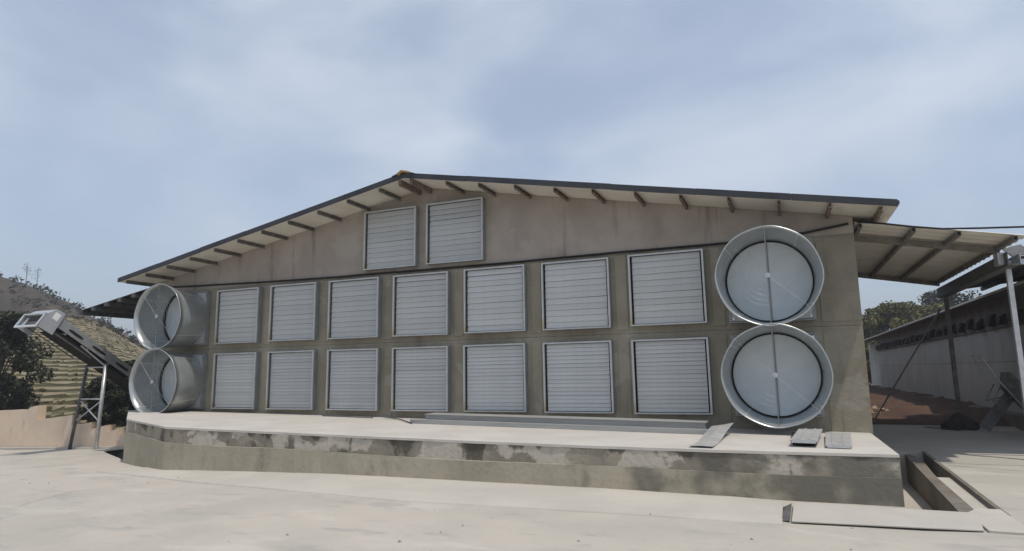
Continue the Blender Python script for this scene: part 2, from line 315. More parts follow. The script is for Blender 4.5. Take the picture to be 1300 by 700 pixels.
# ------------------------------------------------------------------ platform
def topz(x): return -0.075 - 0.0135 * x
pf = thing('platform', 'long low raised concrete platform running along the front of the barn', 'platform')
back = [(-2.4, 0.0), (14.33, 0.0)]
poly = list(reversed(FRONT)) + [(14.33, -.002)] + [(-2.4, -.002)]
def off(pts, d):     # move the front line outward
    out = []
    for i, p in enumerate(pts):
        a = Vector(pts[max(i - 1, 0)]); c = Vector(pts[min(i + 1, len(pts) - 1)]); t = (c - a).normalized()
        nrm = Vector((-t.y, t.x))
        if i == 0: out.append((p[0], p[1] - d)); continue
        q = Vector(p) + nrm * d; out.append((q.x, q.y))
    return out
FL = off(FRONT, .012)
def ring(front): return list(reversed(front)) + [(14.33, -.002), (-2.4, -.002)]
midz = lambda x, y: topz(x) - .27 + .012 * math.sin(x * 1.3)
def dense(front):    # subdivide so the edge can wander a little
    out = []
    for i in range(len(front) - 1):
        a = Vector(front[i]); c = Vector(front[i + 1]); n = max(2, int((c - a).length / .13))
        for k in range(n): out.append(tuple(a + (c - a) * k / n))
    return out + [front[-1]]
def jit(front, amp, seed):
    amp *= 1.7
    return [(x, y + amp * (.6 * mnoise.noise(Vector((x * 2.3, y * 1.1, seed))) + .6 * mnoise.noise(Vector((x * 8.3, y * 4.1, seed))))) if 0 < i < len(front) - 1 else (x, y) for i, (x, y) in enumerate(front)]
MB().prism(ring(jit(dense(FRONT), .012, 3)), lambda x, y: topz(x) - .035, lambda x, y: topz(x)).build('top_slab', M['plat_top'], pf)
MB().prism(ring(jit(dense(off(FRONT, -.012)), .012, 8)), midz, lambda x, y: topz(x) - .0352).build('upper_course', M['plat_up'], pf)
MB().prism(ring(jit(dense(FL), .012, 13)), lambda x, y: -1.32, lambda x, y: midz(x, y) - .0004).build('lower_course', M['plat_low'], pf)
# ------------------------------------------------------------------ barn
XL, XR, XC = -2.4, 14.37, 6.0
SL = 0.188
ZA = 4.90                                     # soffit height at the ridge
def roofz(x): return ZA - SL * abs(x - XC)
barn = thing('barn', 'long grey concrete barn with a low pitched roof and rows of fan openings', 'building')
MB().box(XL, XR, 0, .24, -1.9, 1.468).build('wall_course', M['wall_low'], barn)
MB().box(XL, XR, .005, .24, 1.474, 3.03).build('wall_course', M['wall_low'], barn)
for i in range(-1, 8):
    xa = (i - 1) * 1.75677 + 1.38 + .085 if i >= 0 else XL + .05
    xb = i * 1.75677 - .075 if i >= 0 else -1.86
    if i == -1: continue
    MB().box(xa, xb, -.012 + random.uniform(-.003, .003), .0045, -.9, 1.40).build('pilaster', M['wall_low'], barn, bevel=.004)
    MB().box(xa + random.uniform(-.01, .01), xb, -.012 + random.uniform(-.003, .003), .0045, 1.55, 2.99).build('pilaster', M['wall_low'], barn, bevel=.004)
MB().box(13.77, XR - .006, -.010, .0045, -.9, 1.40).build('pilaster', M['wall_low'], barn, bevel=.004)
MB().box(13.77, XR - .006, -.010, .0045, 1.55, 2.99).build('pilaster', M['wall_low'], barn, bevel=.004)
gp = [(XL, 3.034), (XR, 3.034), (XR, roofz(XR) - .005), (XC, ZA - .005), (XL, roofz(XL) - .005)]
MB().extr([(p[0], p[1]) for p in gp], 'y', .012, .24).build('gable', M['gable'], barn)
for x0, x1 in ((XL + .004, XL + .22), (XR - .22, XR - .004)):
    MB().box(x0, x1, .244, 32, -1.9, roofz(x0 if x0 < 0 else x1) - .01).build('side_wall', M['wall_low'], barn)
YF = -0.86
EL, ER = -2.72, 14.92
for sgn, xe in ((-1, EL), (1, ER)):
    rf = MB().extr([(XC, ZA), (xe, roofz(xe)), (xe, roofz(xe) + .035), (XC, ZA + .035)], 'y', YF, 32).build('roof', M['soffit'], barn)
    MB().extr([(XC, ZA + .036), (xe + sgn * .02, roofz(xe) + .034), (xe + sgn * .02, roofz(xe) + .085), (XC, ZA + .09)], 'y', YF - .02, 32).build('roof_sheet', M['roofmetal'], rf)
    # front trim, with a slightly ragged line of short lengths
    L = abs(xe - XC); n = 6
    for k in range(n):
        xa = XC + sgn * L * k / n; xb = XC + sgn * (L * (k + 1) / n - .006)
        dz = random.uniform(-.006, .006)
        MB().extr([(xa, roofz(xa) - .012 + dz), (xb, roofz(xb) - .012 + dz), (xb, roofz(xb) + .098 + dz), (xa, roofz(xa) + .098 + dz)], 'y', YF - .045, YF - .0205).build('trim', M['roofmetal'], rf)
    # sandwich panel joints in the soffit
    for y in frange(-.86, -.05, .9): pass
    if sgn < 0: px = [5.33, 4.5, 3.68, 2.87, 2.08, 1.33, .55, -.24, -1.02, -1.8, -2.5]
    else: px = [6.97, 7.72, 8.52, 9.32, 10.09, 10.87, 11.66, 12.46, 13.24, 13.99, 14.7]
    for i, x in enumerate(px):
        z = roofz(x); mt = M['purlin'] if sgn < 0 else M['rust']
        y0 = YF + .02 + random.uniform(0, .07)
        h = .085
        # C-section purlin
        MB().extr([(x - .025, z - .004), (x + .025, z - .004 - sgn * .05 * SL), (x + .025, z - .018), (x - .015, z - .018), (x - .015, z - h + .014), (x + .025, z - h + .014), (x + .025, z - h), (x - .025, z - h)], 'y', y0, 30).build('purlin', mt, rf)
for dx in (-.14, .14):
    MB().box(XC + dx - .03, XC + dx + .03, YF + .03, 30, ZA - .15, ZA - .02).build('ridge_beam', M['rust'], barn)
MB().extr([(XC - .28, ZA + .045), (XC, ZA + .135), (XC + .28, ZA + .045), (XC + .27, ZA + .03), (XC, ZA + .1), (XC - .27, ZA + .03)], 'y', YF - .07, 32).build('ridge_cap', M['roofmetal'], barn)
foam = MB(); foam.tube([(XC - .12, YF - .075, ZA + .06), (XC - .02, YF - .085, ZA + .12), (XC + .08, YF - .08, ZA + .10), (XC + .17, YF - .075, ZA + .07)], .035, 7, .02)
foam.build('foam_plug', mat('ochre_foam', (.42, .27, .11), (.28, .18, .08), 20, .9), barn, smooth=True)
# ------------------------------------------------------------------ louvred shutters
PIT, SW, SH, GAP = 1.75677, 1.38, 1.3495, 0.24815
NS = 11
def shutter(NS, name='louvre_shutter'):
    t = thing(name, '', 'shutter')
    d = .155; fw = .042
    hb = MB()
    hb.box(0, .02, -d + .03, -.001, 0, SH); hb.box(SW - .02, SW, -d + .03, -.001, 0, SH)
    hb.box(.02, SW - .02, -d + .03, -.001, 0, .02); hb.box(.02, SW - .02, -d + .03, -.001, SH - .02, SH)
    hb.build('housing', M['housing'], t)
    MB().box(.021, SW - .021, -.03, -.012, .021, SH - .021).build('backing', M['black'], t)
    fr = MB(); y0, y1 = -d, -d + .0295
    fr.box(.0, SW, y0, y1, 0, .026); fr.box(0, SW, y0, y1, SH - .03, SH); fr.box(SW - .036, SW, y0, y1, .0262, SH - .0302)
    fr.build('frame', M['frame'], t)
    MB().box(0, .036, y0, y1, .0262, SH - .0302).build('stile', M['stile'], t)
    p = (SH - .07) / NS
    sm = MB().extr([(.0, p * .985), (-.006, p * .55), (-.010, p * .51), (-.010, p * .45), (-.015, .006), (-.012, .0), (-.005, .012), (.006, p * .55), (.006, p * .985)], 'x', .068, SW - .066)
    s0 = sm.build('slat', M['louvre'], t); s0.location = (0, -d + .062, .034)
    for k in range(1, NS):
        s = s0.copy(); sc.collection.objects.link(s); s.location = (0, -d + .062, .034 + k * p)
        s.rotation_euler = (random.uniform(-.025, .045), random.uniform(-.003, .003), 0)
    return t
ORD = ['first', 'second', 'third', 'fourth', 'fifth', 'sixth', 'seventh']
sh0 = shutter(17); sh1 = shutter(11)
for row in range(2):
    for i in range(7):
        o = (sh0, sh1)[row] if i == 0 else copy_tree((sh0, sh1)[row])
        o.location = (i * PIT + random.uniform(-.006, .006), -.0005, row * (SH + GAP) + random.uniform(-.006, .006))
        o.rotation_euler = (0, random.uniform(-.004, .004), 0)
        if row: o['label'] = '%s square grey louvred shutter from the left in the middle row' % ORD[i]
        else: o['label'] = '%s square grey louvred shutter from the left in the bottom row' % ORD[i]
        o['group'] = 'louvred fan shutters on the barn wall'
for x, l in ((4.455, 'left of the two grey louvred shutters high under the roof ridge'), (6.10, 'right of the two grey louvred shutters high under the roof ridge')):
    o = copy_tree(sh1); o.location = (x, .011, 3.13); o.rotation_euler = (0, .002, 0); o['label'] = l
    o['group'] = 'louvred fan shutters on the barn wall'
LV = [mat('galvanised_slat', tuple(c * k for c in (.52, .52, .50)), tuple(c * k for c in (.44, .44, .43)), 1.1, r_, .2, spec=.45, rand=.05, lo=.38, hi=.62, layers=(((.36 * k, .36 * k, .345 * k), 3.0, .58, .74, (4, 1, 1), .45), ((.60 * k, .61 * k, .60 * k), .8, .55, .7, ONE, .5)))
      for k, r_ in ((1.06, .42), (.98, .5), (.92, .38), (1.02, .6))]
sh_all = [o for o in bpy.data.objects if o.name.startswith('louvre_shutter')]
for n_, t in enumerate(sh_all):
    mt = LV[(n_ * 7 + n_ // 3) % 4]
    for ch in t.children:
        if ch.name.startswith('slat'):
            ch.material_slots[0].link = 'OBJECT'; ch.material_slots[0].material = mt
            if random.random() < .05: ch.rotation_euler.x -= random.uniform(.04, .10)
for o in [o for o in bpy.data.objects if o.name.startswith('slat')]:
    if o.parent and o.rotation_euler.x: o.rotation_euler.x += random.uniform(-.012, .012)
# ------------------------------------------------------------------ exhaust cones
CZ = SH / 2
def fan_cone(loc, label, rings, open_):
    t = thing('exhaust_fan', label, 'exhaust fan', loc, 'round exhaust fans with flared metal cones')
    hb = MB(); hw = SW / 2; d = .13
    hb.box(-hw, -hw + .03, -d, -.001, -hw + .02, hw - .02); hb.box(hw - .03, hw, -d, -.001, -hw + .02, hw - .02)
    hb.box(-hw, hw, -d, -.001, -hw, -hw + .02); hb.box(-hw, hw, -d, -.001, hw - .02, hw)
    hb.build('housing', M['housing'], t)
    # face plate with a round hole
    N = 48; R0 = .635; vs = []; fs = []
    for k in range(N):
        a = 2 * math.pi * k / N; c, s = math.cos(a), math.sin(a); q = (hw - .031) / max(abs(c), abs(s))
        vs += [(c * R0, -d + .02, s * R0), (c * q, -d + .02, s * q), (c * R0, -d + .032, s * R0), (c * q, -d + .032, s * q)]
    for k in range(N):
        a = 4 * k; b_ = 4 * ((k + 1) % N); fs += [(a, a + 1, b_ + 1, b_), (a + 2, b_ + 2, b_ + 3, a + 3), (a, b_, b_ + 2, a + 2)]
    MB().add(vs, fs).build('face_plate', M['frame'], t)
    # four bent sheets make the cone
    y0, y1, Ra, Rb = -d - .003, -.98, .705, .80
    def rad(a, f): return (Ra + (Rb - Ra) * f ** 1.25) * (1 + f * .006 * math.cos(8 * a + .5))
    for qn in range(4):
        a0 = R(52) + qn * math.pi / 2; vs = []; fs = []; n = 16; k = 6
        for i in range(n + 1):
            a = a0 + (math.pi / 2) * i / n
            for j in range(k + 1):
                f = j / k; rr = rad(a, f); y = y0 + (y1 - y0) * f
                vs.append((rr * math.cos(a), y, rr * math.sin(a)))
            rr = rad(a, 1) + .018; vs.append((rr * math.cos(a), y1 - .002, rr * math.sin(a)))
            vs.append((rr * math.cos(a), y1 + .02, rr * math.sin(a)))
            for j in range(k, -1, -1):
                f = j / k; rr = rad(a, f) + .004; y = y0 + (y1 + .004 - y0) * f
                vs.append((rr * math.cos(a), y, rr * math.sin(a)))
        c = 2 * (k + 1) + 2
        for i in range(n):
            for j in range(c - 1): fs.append((i * c + j, (i + 1) * c + j, (i + 1) * c + j + 1, i * c + j + 1))
        pnl = MB().add(vs, fs).build('cone_panel', M['cone'], t, smooth=True)
        e = pnl.data; 
        sm_ = MB(); a = a0
        for sg in (0, 1):
            pass
        vs = []
        for j in range(k + 1):
            f = j / k; y = y0 + (y1 - y0) * f
            for rr in (rad(a, f) - .008, rad(a, f) + .012):
                for da in (-.008, .008): vs.append((rr * math.cos(a + da), y, rr * math.sin(a + da)))
        fs = [(0, 1, 3, 2), (4 * k, 4 * k + 2, 4 * k + 3, 4 * k + 1)]
        for j in range(k):
            p = 4 * j; fs += [(p, p + 4, p + 5, p + 1), (p + 1, p + 5, p + 7, p + 3), (p + 3, p + 7, p + 6, p + 2), (p + 2, p + 6, p + 4, p)]
        MB().add(vs, fs).build('seam', M['coneseam'], pnl)
    # throat ring and two damper doors
    ring_ = MB(); N = 48
    vs = []
    for k in range(N):
        a = 2 * math.pi * k / N
        for rr, y in ((.703, -d - .10), (.686, -d - .10), (.686, -d - .02), (.703, -d - .02)): vs.append((rr * math.cos(a), y, rr * math.sin(a)))
    fs = [(4 * k + j, 4 * ((k + 1) % N) + j, 4 * ((k + 1) % N) + (j + 1) % 4, 4 * k + (j + 1) % 4) for k in range(N) for j in range(4)]
    ring_.add(vs, fs).build('throat_ring', M['black'], t)
    for sg in (-1, 1):
        vs = [(0, 0, 0)]; n = 24
        pts = [(sg * .012 + sg * .681 * math.cos(-math.pi / 2 + math.pi * k / n), .681 * math.sin(-math.pi / 2 + math.pi * k / n)) for k in range(n + 1)]
        b_ = MB(); q = [(p[0], 0, p[1]) for p in pts] + [(p[0], .012, p[1]) for p in pts]; m_ = n + 1
        b_.add(q, [list(range(m_)), list(range(2 * m_ - 1, m_ - 1, -1))] + [[i, m_ + i, m_ + (i + 1) % m_, (i + 1) % m_] for i in range(m_)])
        o = b_.build('damper_door', M['door'], t); o.location = (0, -d - .085, 0)
        o.rotation_euler = (0, 0, sg * open_)
    ym = -.955
    gd = MB().box(-.008, .008, ym - .012, ym + .006, -.785, .785).build('guard_bar', M['bar'], t)
    hub = MB(); hub.tube([(0, ym - .013, 0), (0, ym - .04, 0)], .042, 14); hub.build('hub', M['steel'], t)
    for a in (2.35, -.75):
        MB().tube([(.04 * math.cos(a), ym - .02, .04 * math.sin(a)), (.785 * math.cos(a), ym, .785 * math.sin(a))], .0019, 5).build('tie_rod', M['steel'], t)
    MB().box(-.016, .016, -d - .105, -d - .092, -.68, .68).build('door_joint', M['bar'], t)
    bt = MB()
    for sx in (-1, 1):
        for sz in (-1, 1): bt.tube([(sx * .62, -d + .02, sz * .62), (sx * .62, -d - .02, sz * .62)], .02, 8)
    bt.build('bolt', M['wire'], t)
    for rr in (.17, .25, .33, .41, .49):
        pts = [(rr * math.cos(2 * math.pi * k / 40), ym - .004, rr * math.sin(2 * math.pi * k / 40)) for k in range(41)]
        MB().tube(pts, .003 if rings else .0007, 5).build('guard_ring', M['bar'] if rings else M['steel'], t)
    return t
CR = 7 * PIT + SW / 2; CL = -PIT + SW / 2
fan_cone((CR, 0, CZ), 'lower right exhaust fan with a wide flared cone near the barn corner', 0, .05)
fan_cone((CR, 0, CZ + SH + GAP), 'upper right exhaust fan with a wide flared cone below the roof corner', 0, .03)
fan_cone((CL, 0, CZ), 'lower left exhaust fan, its flared cone standing out over the platform end', 5, .06)
fan_cone((CL, 0, CZ + SH + GAP), 'upper left exhaust fan, its flared cone just below the left roof corner', 5, .06)
# ------------------------------------------------------------------ cable along the wall
pts = [(XL + .5, 3.17), (-.87, 3.14), (1.5, 3.08), (3.69, 3.045), (4.2, 3.05), (6, 3.035), (7.9, 3.03), (10.26, 3.045), (12.09, 3.04), (13.2, 3.05), (13.7, 3.11), (14.3, 3.19)]
cb = MB().tube([(x, -.03, z) for x, z in pts], .022, 7)
tag(cb.build('wall_cable', M['rubber'], smooth=True), 'black cable strung along the wall above the middle row of shutters', 'cable')
ov = [(14.42, -.12, 3.19), (14.8, -.14, 3.115), (15.2, -.15, 3.02), (15.6, -.16, 2.94), (16.1, -.16, 2.90), (16.7, -.16, 2.86), (17.4, -.16, 2.83), (19, -.1, 2.8)]
tag(MB().tube(ov, .016, 7).build('overhead_cable', M['rubber'], smooth=True), 'black overhead cable running from the barn corner to the right', 'cable')
# ------------------------------------------------------------------ things lying on the platform
def on_top(x, h=0): return topz(x) + h
def slab_beam(x0, x1, y, wd, h0, h1): return [(x0, y), (x1, y)]
c = thing('metal_channel', 'long grey folded metal channel lying along the wall, rear one of two', 'channel', (0, 0, 0), 'long grey metal channels on the platform')
bb = MB()
for k, (xa, xb) in enumerate(((6.62, 11.88),)):
    vs = []
    for x in (xa, xb):
        z = topz(x); vs += [(x, -.98, z + .003), (x, -.60, z + .003), (x, -.60, z + .155), (x, -.64, z + .155), (x, -.64, z + .02), (x, -.94, z + .02), (x, -.94, z + .155), (x, -.98, z + .155)]
    bb.add(vs, [[i, i + 8, (i + 1) % 8 + 8, (i + 1) % 8] for i in range(8)] + [list(range(8)), list(range(15, 7, -1))])
bb.build('web', M['channel'], c)
vs = []
for x in (6.60, 11.90):
    z = topz(x) + .156; vs += [(x, -1.0, z), (x, -.57, z + .004), (x, -.57, z + .012), (x, -1.0, z + .008)]
MB().add(vs, [(0, 1, 5, 4), (1, 2, 6, 5), (2, 3, 7, 6), (3, 0, 4, 7), (0, 3, 2, 1), (4, 5, 6, 7)]).build('lid', M['channel'], c)
vs = []
for x, y in ((6.42, -1.22), (11.98, -1.30)):
    z = topz(x); vs += [(x, y, z + .004), (x, y + .2, z + .004), (x, y + .2, z + .07), (x, y, z + .075)]
tag(MB().add(vs, [(0, 1, 5, 4), (1, 2, 6, 5), (2, 3, 7, 6), (3, 0, 4, 7), (0, 3, 2, 1), (4, 5, 6, 7)]).build('metal_channel', M['channel']),
    'long flat grey metal strip lying in front of the folded channel', 'channel', 'long grey metal channels on the platform')
tag(MB().tube([(5.2, -.32, topz(5.2) + .03), (5.9, -.75, topz(5.9) + .03), (6.55, -1.35, topz(6.5) + .012)], .013, 6).build('rod', M['darksteel']), 'thin bent rod lying at the left end of the long channels', 'rod')
tag(MB().tube([(3.6, -.35, topz(3.6) + .012), (5.0, -.42, topz(5) + .012)], .01, 6).build('rod', M['darksteel']), 'short thin straight rod lying against the wall foot', 'rod')
# bent grey sheet hanging over the platform edge
vs = []; n = 12
for i in range(n + 1):
    t = i / n; y = -1.0 - 2.1 * t; k = .18 * math.sin(t * 9) * .12
    zc = .10 * (1 - t) ** 2 + .012 + .015 * math.sin(t * 7)
    xl = 11.98 - .08 * t; xr = 12.25 - .05 * t + (.07 * (1 - t) ** 3)
    for x, dz in ((xl, 0), (xl + (xr - xl) * .5, .028 + .02 * math.sin(t * 5)), (xr, .004 + .06 * (1 - t) ** 4)): vs.append((x, y, topz(x) + zc + dz))
m_ = 3; fs = [(i * m_ + j, i * m_ + j + 1, (i + 1) * m_ + j + 1, (i + 1) * m_ + j) for i in range(n) for j in range(m_ - 1)]
o = MB().add(vs, fs).build('metal_sheet', M['sheetmetal']); md = o.modifiers.new('thick', 'SOLIDIFY'); md.thickness = .004
tag(o, 'crumpled strip of grey sheet metal lying across the platform beyond the channels', 'metal sheet', 'loose grey metal sheets on the platform')
def panel(x0, x1, xb0, xb1, y0, y1, h0, h1, th, label):
    t = thing('metal_tray', label, 'metal sheet', (0, 0, 0), 'loose grey metal sheets on the platform')
    def z(x, h): return topz(x) + h
    b_ = MB().add([(x0, y0, z(x0, h0)), (x1, y0, z(x1, h0)), (xb1, y1, z(xb1, h1)), (xb0, y1, z(xb0, h1)), (x0, y0, z(x0, h0 + th)), (x1, y0, z(x1, h0 + th)), (xb1, y1, z(xb1, h1 + th)), (xb0, y1, z(xb0, h1 + th))],
                  [(0, 3, 2, 1), (4, 5, 6, 7), (0, 1, 5, 4), (1, 2, 6, 5), (2, 3, 7, 6), (3, 0, 4, 7)])
    b_.build('plate', M['sheetmetal'], t, bevel=.004)
    MB().beam((x0 + .02, y0 - .012, z(x0, h0 + th * .5)), (x1 - .02, y0 - .012, z(x1, h0 + th * .5)), .02, th + .02).build('lip', M['frame'], t)
    for f in (.3, .7):
        xa = x0 + (x1 - x0) * f; xc = xb0 + (xb1 - xb0) * f
        MB().beam((xa, y0 + .05, z(xa, h0 + th + .004)), (xc, y1 - .05, z(xc, h1 + th + .004)), .03, .012).build('rib', M['sheetmetal'], t)
    return t
pa = panel(13.13, 13.46, 13.27, 13.60, -2.5, -.85, .065, .085, .025, 'left grey metal panel propped up over a dark gap on the platform')
MB().box(13.16, 13.44, -2.35, -1.0, topz(13.3) + .002, topz(13.3) + .06).build('spacer', M['black'], pa)  # black block put in as the shade beneath the raised panel
panel(13.55, 13.86, 13.63, 13.97, -2.5, -.95, .02, .05, .02, 'right grey metal panel lying flat on the platform by the barn corner')
# white board in the foreground
wb = MB().add([(13.09, -4.35, gm(13.09, -4.35) + .014), (14.86, -3.95, gm(14.86, -3.9) + .01), (14.99, -3.14, gm(14.99, -3.1) + .02), (13.12, -3.45, gm(13.12, -3.45) + .04),
               (13.09, -4.35, gm(13.09, -4.35) + .032), (14.86, -3.95, gm(14.86, -3.9) + .028), (14.99, -3.14, gm(14.99, -3.1) + .038), (13.12, -3.45, gm(13.12, -3.45) + .058)],
              [(0, 3, 2, 1), (4, 5, 6, 7), (0, 1, 5, 4), (1, 2, 6, 5), (2, 3, 7, 6), (3, 0, 4, 7)]).build('board', M['board'], bevel=.004)
tag(wb, 'flat white board lying on the yard in front of the platform right end', 'board')
MBb = MB().add([(12.99, -4.28, gm(13, -4.3) + .006), (13.075, -4.32, gm(13, -4.3) + .02), (13.1, -3.5, gm(13.1, -3.5) + .05), (13.0, -3.56, gm(13.1, -3.5) + .01), (13.03, -3.9, gm(13, -3.9) + .075)], [(0, 1, 4), (1, 2, 4), (2, 3, 4), (3, 0, 4), (0, 3, 2, 1)])
tag(MBb.build('scrap', M['darksteel']), 'dark piece standing in for the shadow at the left end of the white board', 'scrap')  # dark wedge added as the shadow of the lifted board end
# ------------------------------------------------------------------ right-hand canopy
cp = thing('canopy', 'lean-to canopy with a corrugated sheet roof on the right side of the barn', 'canopy')
CXa, CXb, CYa, CYb = 14.40, 16.62, -.05, 5.78
def cz(x): return 3.20 - .2 * (x - 14.4)
def corr(x0, x1, y0, y1, zf, along, per, amp, th):
    """corrugated sheet, corrugation wave running across 'along'"""
    b_ = MB(); n = int((y1 - y0) / (per / 4))
    for i in range(n + 1):
        y = y0 + (y1 - y0) * i / n; d = amp * (0, 1, 1, 0)[i % 4]
        for x in (x0, (x0 + x1) / 2, x1): b_.v.append((x, y, zf(x) + d))
    for i in range(n + 1):
        y = y0 + (y1 - y0) * i / n; d = amp * (0, 1, 1, 0)[i % 4] + th
        for x in (x0, (x0 + x1) / 2, x1): b_.v.append((x, y, zf(x) + d))
    k = 3 * (n + 1)
    for i in range(n):
        for j in range(2):
            a = 3 * i + j; b_.f += [[a, a + 1, a + 4, a + 3], [k + a, k + a + 3, k + a + 4, k + a + 1]]
        for j in (0, 2): b_.f.append([3 * i + j, 3 * i + 3 + j, k + 3 * i + 3 + j, k + 3 * i + j])
    for j in range(2):
        b_.f.append([j, k + j, k + j + 1, j + 1]); a = 3 * n + j; b_.f.append([a, a + 1, k + a + 1, k + a])
    b_.mi = [0] * len(b_.f); return b_
corr(CXa, CXb + .1, CYa, CYb, cz, 'y', .30, .025, .004).build('roof_sheet', M['soffit'], cp)
for x in (14.47, 15.23, 15.84, 16.56):
    MB().box(x - .03, x + .03, CYa + .015, CYb - .02, cz(x) - .085, cz(x) - .012).build('purlin', M['purlin'], cp)
    MB().box(x - .022, x + .022, CYa + .010, CYa + .0148, cz(x) - .075, cz(x) - .02).build('end_cap', M['black'], cp)
for y in (.95, 5.55):
    MB().beam((14.42, y, cz(14.42) - .075), (16.6, y, cz(16.6) - .075), .06, .105).build('rafter', M['purlin'], cp)
MB().box(16.58, 16.76, .55, 5.85, 2.38, 2.40).build('gutter', M['darksteel'], cp)
MB().box(16.58, 16.592, .55, 5.85, 2.4005, 2.60).build('gutter', M['darksteel'], cp)
MB().box(16.748, 16.76, .55, 5.85, 2.4005, 2.56).build('gutter', M['steel'], cp)
for (x, y, w_) in ((16.68, 5.5, .085), (16.70, 1.02, .075)):
    pz = gz(x, y)
    MB().box(x - w_ / 2, x + w_ / 2, y - w_ / 2, y + w_ / 2, pz - .05, 2.38).build('post', M['darksteel'] if y > 3 else M['steel'], cp, bevel=.004)
MB().beam((16.58, 5.6, 2.12), (15.02, 5.66, -.42), .035, .035).build('brace', M['darksteel'], cp)
MB().beam((16.64, .98, 2.46), (18.3, .98, 2.58), .06, .09).build('rail', M['steel'], cp)
MB().box(16.5, 16.62, .72, .95, 2.42, 2.62).build('bracket', M['steel'], cp)
# second, lower roof to the right
nr = thing('neighbour_roof', 'dark sheet roof with steel beams joining the canopy gutter at the right', 'roof')
def nz_(x): return 2.56 + .10 * (x - 16.8)
corr(16.8, 19.0, 1.1, 6.4, nz_, 'y', .3, .025, .004).build('roof_sheet', M['roofmetal'], nr)
for x in (16.9, 17.6, 18.3): MB().box(x - .03, x + .03, 1.12, 6.35, nz_(x) - .09, nz_(x) - .008).build('purlin', M['darksteel'], nr)
MB().add([(16.78, 1.0, 2.56), (17.05, 1.0, 2.62), (17.05, 1.5, 2.84), (16.78, 1.5, 2.78), (16.78, .99, 2.575), (17.05, .99, 2.635), (17.05, 1.49, 2.855), (16.78, 1.49, 2.795)],
         [(0, 3, 2, 1), (4, 5, 6, 7), (0, 1, 5, 4), (1, 2, 6, 5), (2, 3, 7, 6), (3, 0, 4, 7)]).build('flashing', M['darksteel'], nr)
# ------------------------------------------------------------------ long shed on the right
shd = thing('long_shed', 'long low shed of grey wall panels with a row of black hoods under its eave', 'building')
SX = 18.0
for k in range(8):
    y0 = 3 + k * 3.3
    MB().box(SX + random.uniform(0, .008), SX + .12, y0 + .006, y0 + 3.294, -.75, .86).build('wall_panel', M['shedwall'], shd)
    MB().box(SX + random.uniform(0, .008), SX + .12, y0 + .006, y0 + 3.294, .872, 1.66).build('wall_panel', M['shedwall'], shd)
MB().box(SX + .02, SX + .1, 3, 29.4, -.75, 1.66).build('wall_core', M['eave'], shd)
MB().box(SX + .45, SX + .6, 29.2, 38, -.8, 2.3).build('end_wall', M['shedwall'], shd)
MB().box(SX - .02, SX + .12, 3, 29.5, 1.665, 2.42).build('eave_wall', M['eave'], shd)
MB().extr([(17.6, 2.40), (17.6, 2.44), (22, 3.2), (22, 3.15)], 'y', 3, 37).build('roof', M['roofmetal'], shd)
MB().box(17.56, 17.597, 3, 37, 2.385, 2.43).build('eave_trim', M['whitestrip'], shd)
MB().box(17.62, SX - .022, 3, 37, 2.36, 2.395).build('soffit', M['eave'], shd)
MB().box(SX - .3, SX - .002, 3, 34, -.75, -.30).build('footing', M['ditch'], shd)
# hoods
hv = []; n = 7
for i in range(n + 1):
    a = (math.pi / 2) * i / n; hv.append((-.17 * math.sin(a), .28 * math.cos(a)))
hd = MB()
for ya, yb in ((0, .36),):
    vs = [(0, ya, 0), (0, yb, 0)]
    for (dx, dz) in hv: vs += [(dx - .002, ya + .05 * (1 - dz / .28), dz - .02), (dx - .002, yb - .05 * (1 - dz / .28), dz - .02)]
    fs = [(2 * i + 2, 2 * i + 3, 2 * i + 5, 2 * i + 4) for i in range(n)] + [[0] + [2 * i + 2 for i in range(n + 1)], [1] + [2 * i + 3 for i in range(n, -1, -1)], (0, 2 * n + 2, 2 * n + 3, 1)]
    hd.add(vs, fs)
h0 = hd.build('vent_hood', M['hood'], shd, smooth=False); h0.location = (SX - .022, 4.2, 1.76)
for k in range(1, 26):
    h = h0.copy(); sc.collection.objects.link(h); h.location = (SX - .022, 4.2 + k * .98 + random.uniform(-.08, .08), 1.76 + random.uniform(-.03, .02))
    h.scale = (random.uniform(.8, 1.15), random.uniform(.85, 1.25), random.uniform(.85, 1.15)); h.rotation_euler = (random.uniform(-.12, .12), 0, 0)
# bits under the canopy
heap = MB(); ng = 14
vs = [(16.62, 5.22, .0)]; 
for rr, hh in ((.34, 0), (.31, .10), (.20, .20), (.10, .30)):
    for k in range(ng):
        a = 2 * math.pi * k / ng; q = 1 + .45 * mnoise.noise(Vector((math.cos(a) * 2, math.sin(a) * 2, hh * 4)))
        vs.append((16.60 + rr * q * 1.05 * math.cos(a), 5.2 + rr * q * .7 * math.sin(a), gz(16.6, 5.2) - .01 + hh * (1 + .1 * q)))
vs.append((16.6, 5.2, gz(16.6, 5.2) + .37))
fs = [(1 + r_ * ng + k, 1 + r_ * ng + (k + 1) % ng, 1 + (r_ + 1) * ng + (k + 1) % ng, 1 + (r_ + 1) * ng + k) for r_ in range(3) for k in range(ng)] + [(1 + 3 * ng + k, 1 + 3 * ng + (k + 1) % ng, 1 + 4 * ng) for k in range(ng)]
tag(MB().add(vs[1:], [[i - 1 for i in f] for f in fs]).build('sack', mat('dark_sack', (.05, .045, .045), (.03, .028, .028), 6, .9)), 'dark slumped sack at the foot of the far canopy post', 'sack')
tag(MB().beam((15.95, 5.35, gz(16, 5.3) + .02), (16.3, 5.0, gz(16.3, 5) + .02), .03, .02).build('rod', M['darksteel']), 'thin dark rod on the slab beside the slumped sack', 'rod')
ro = MB()
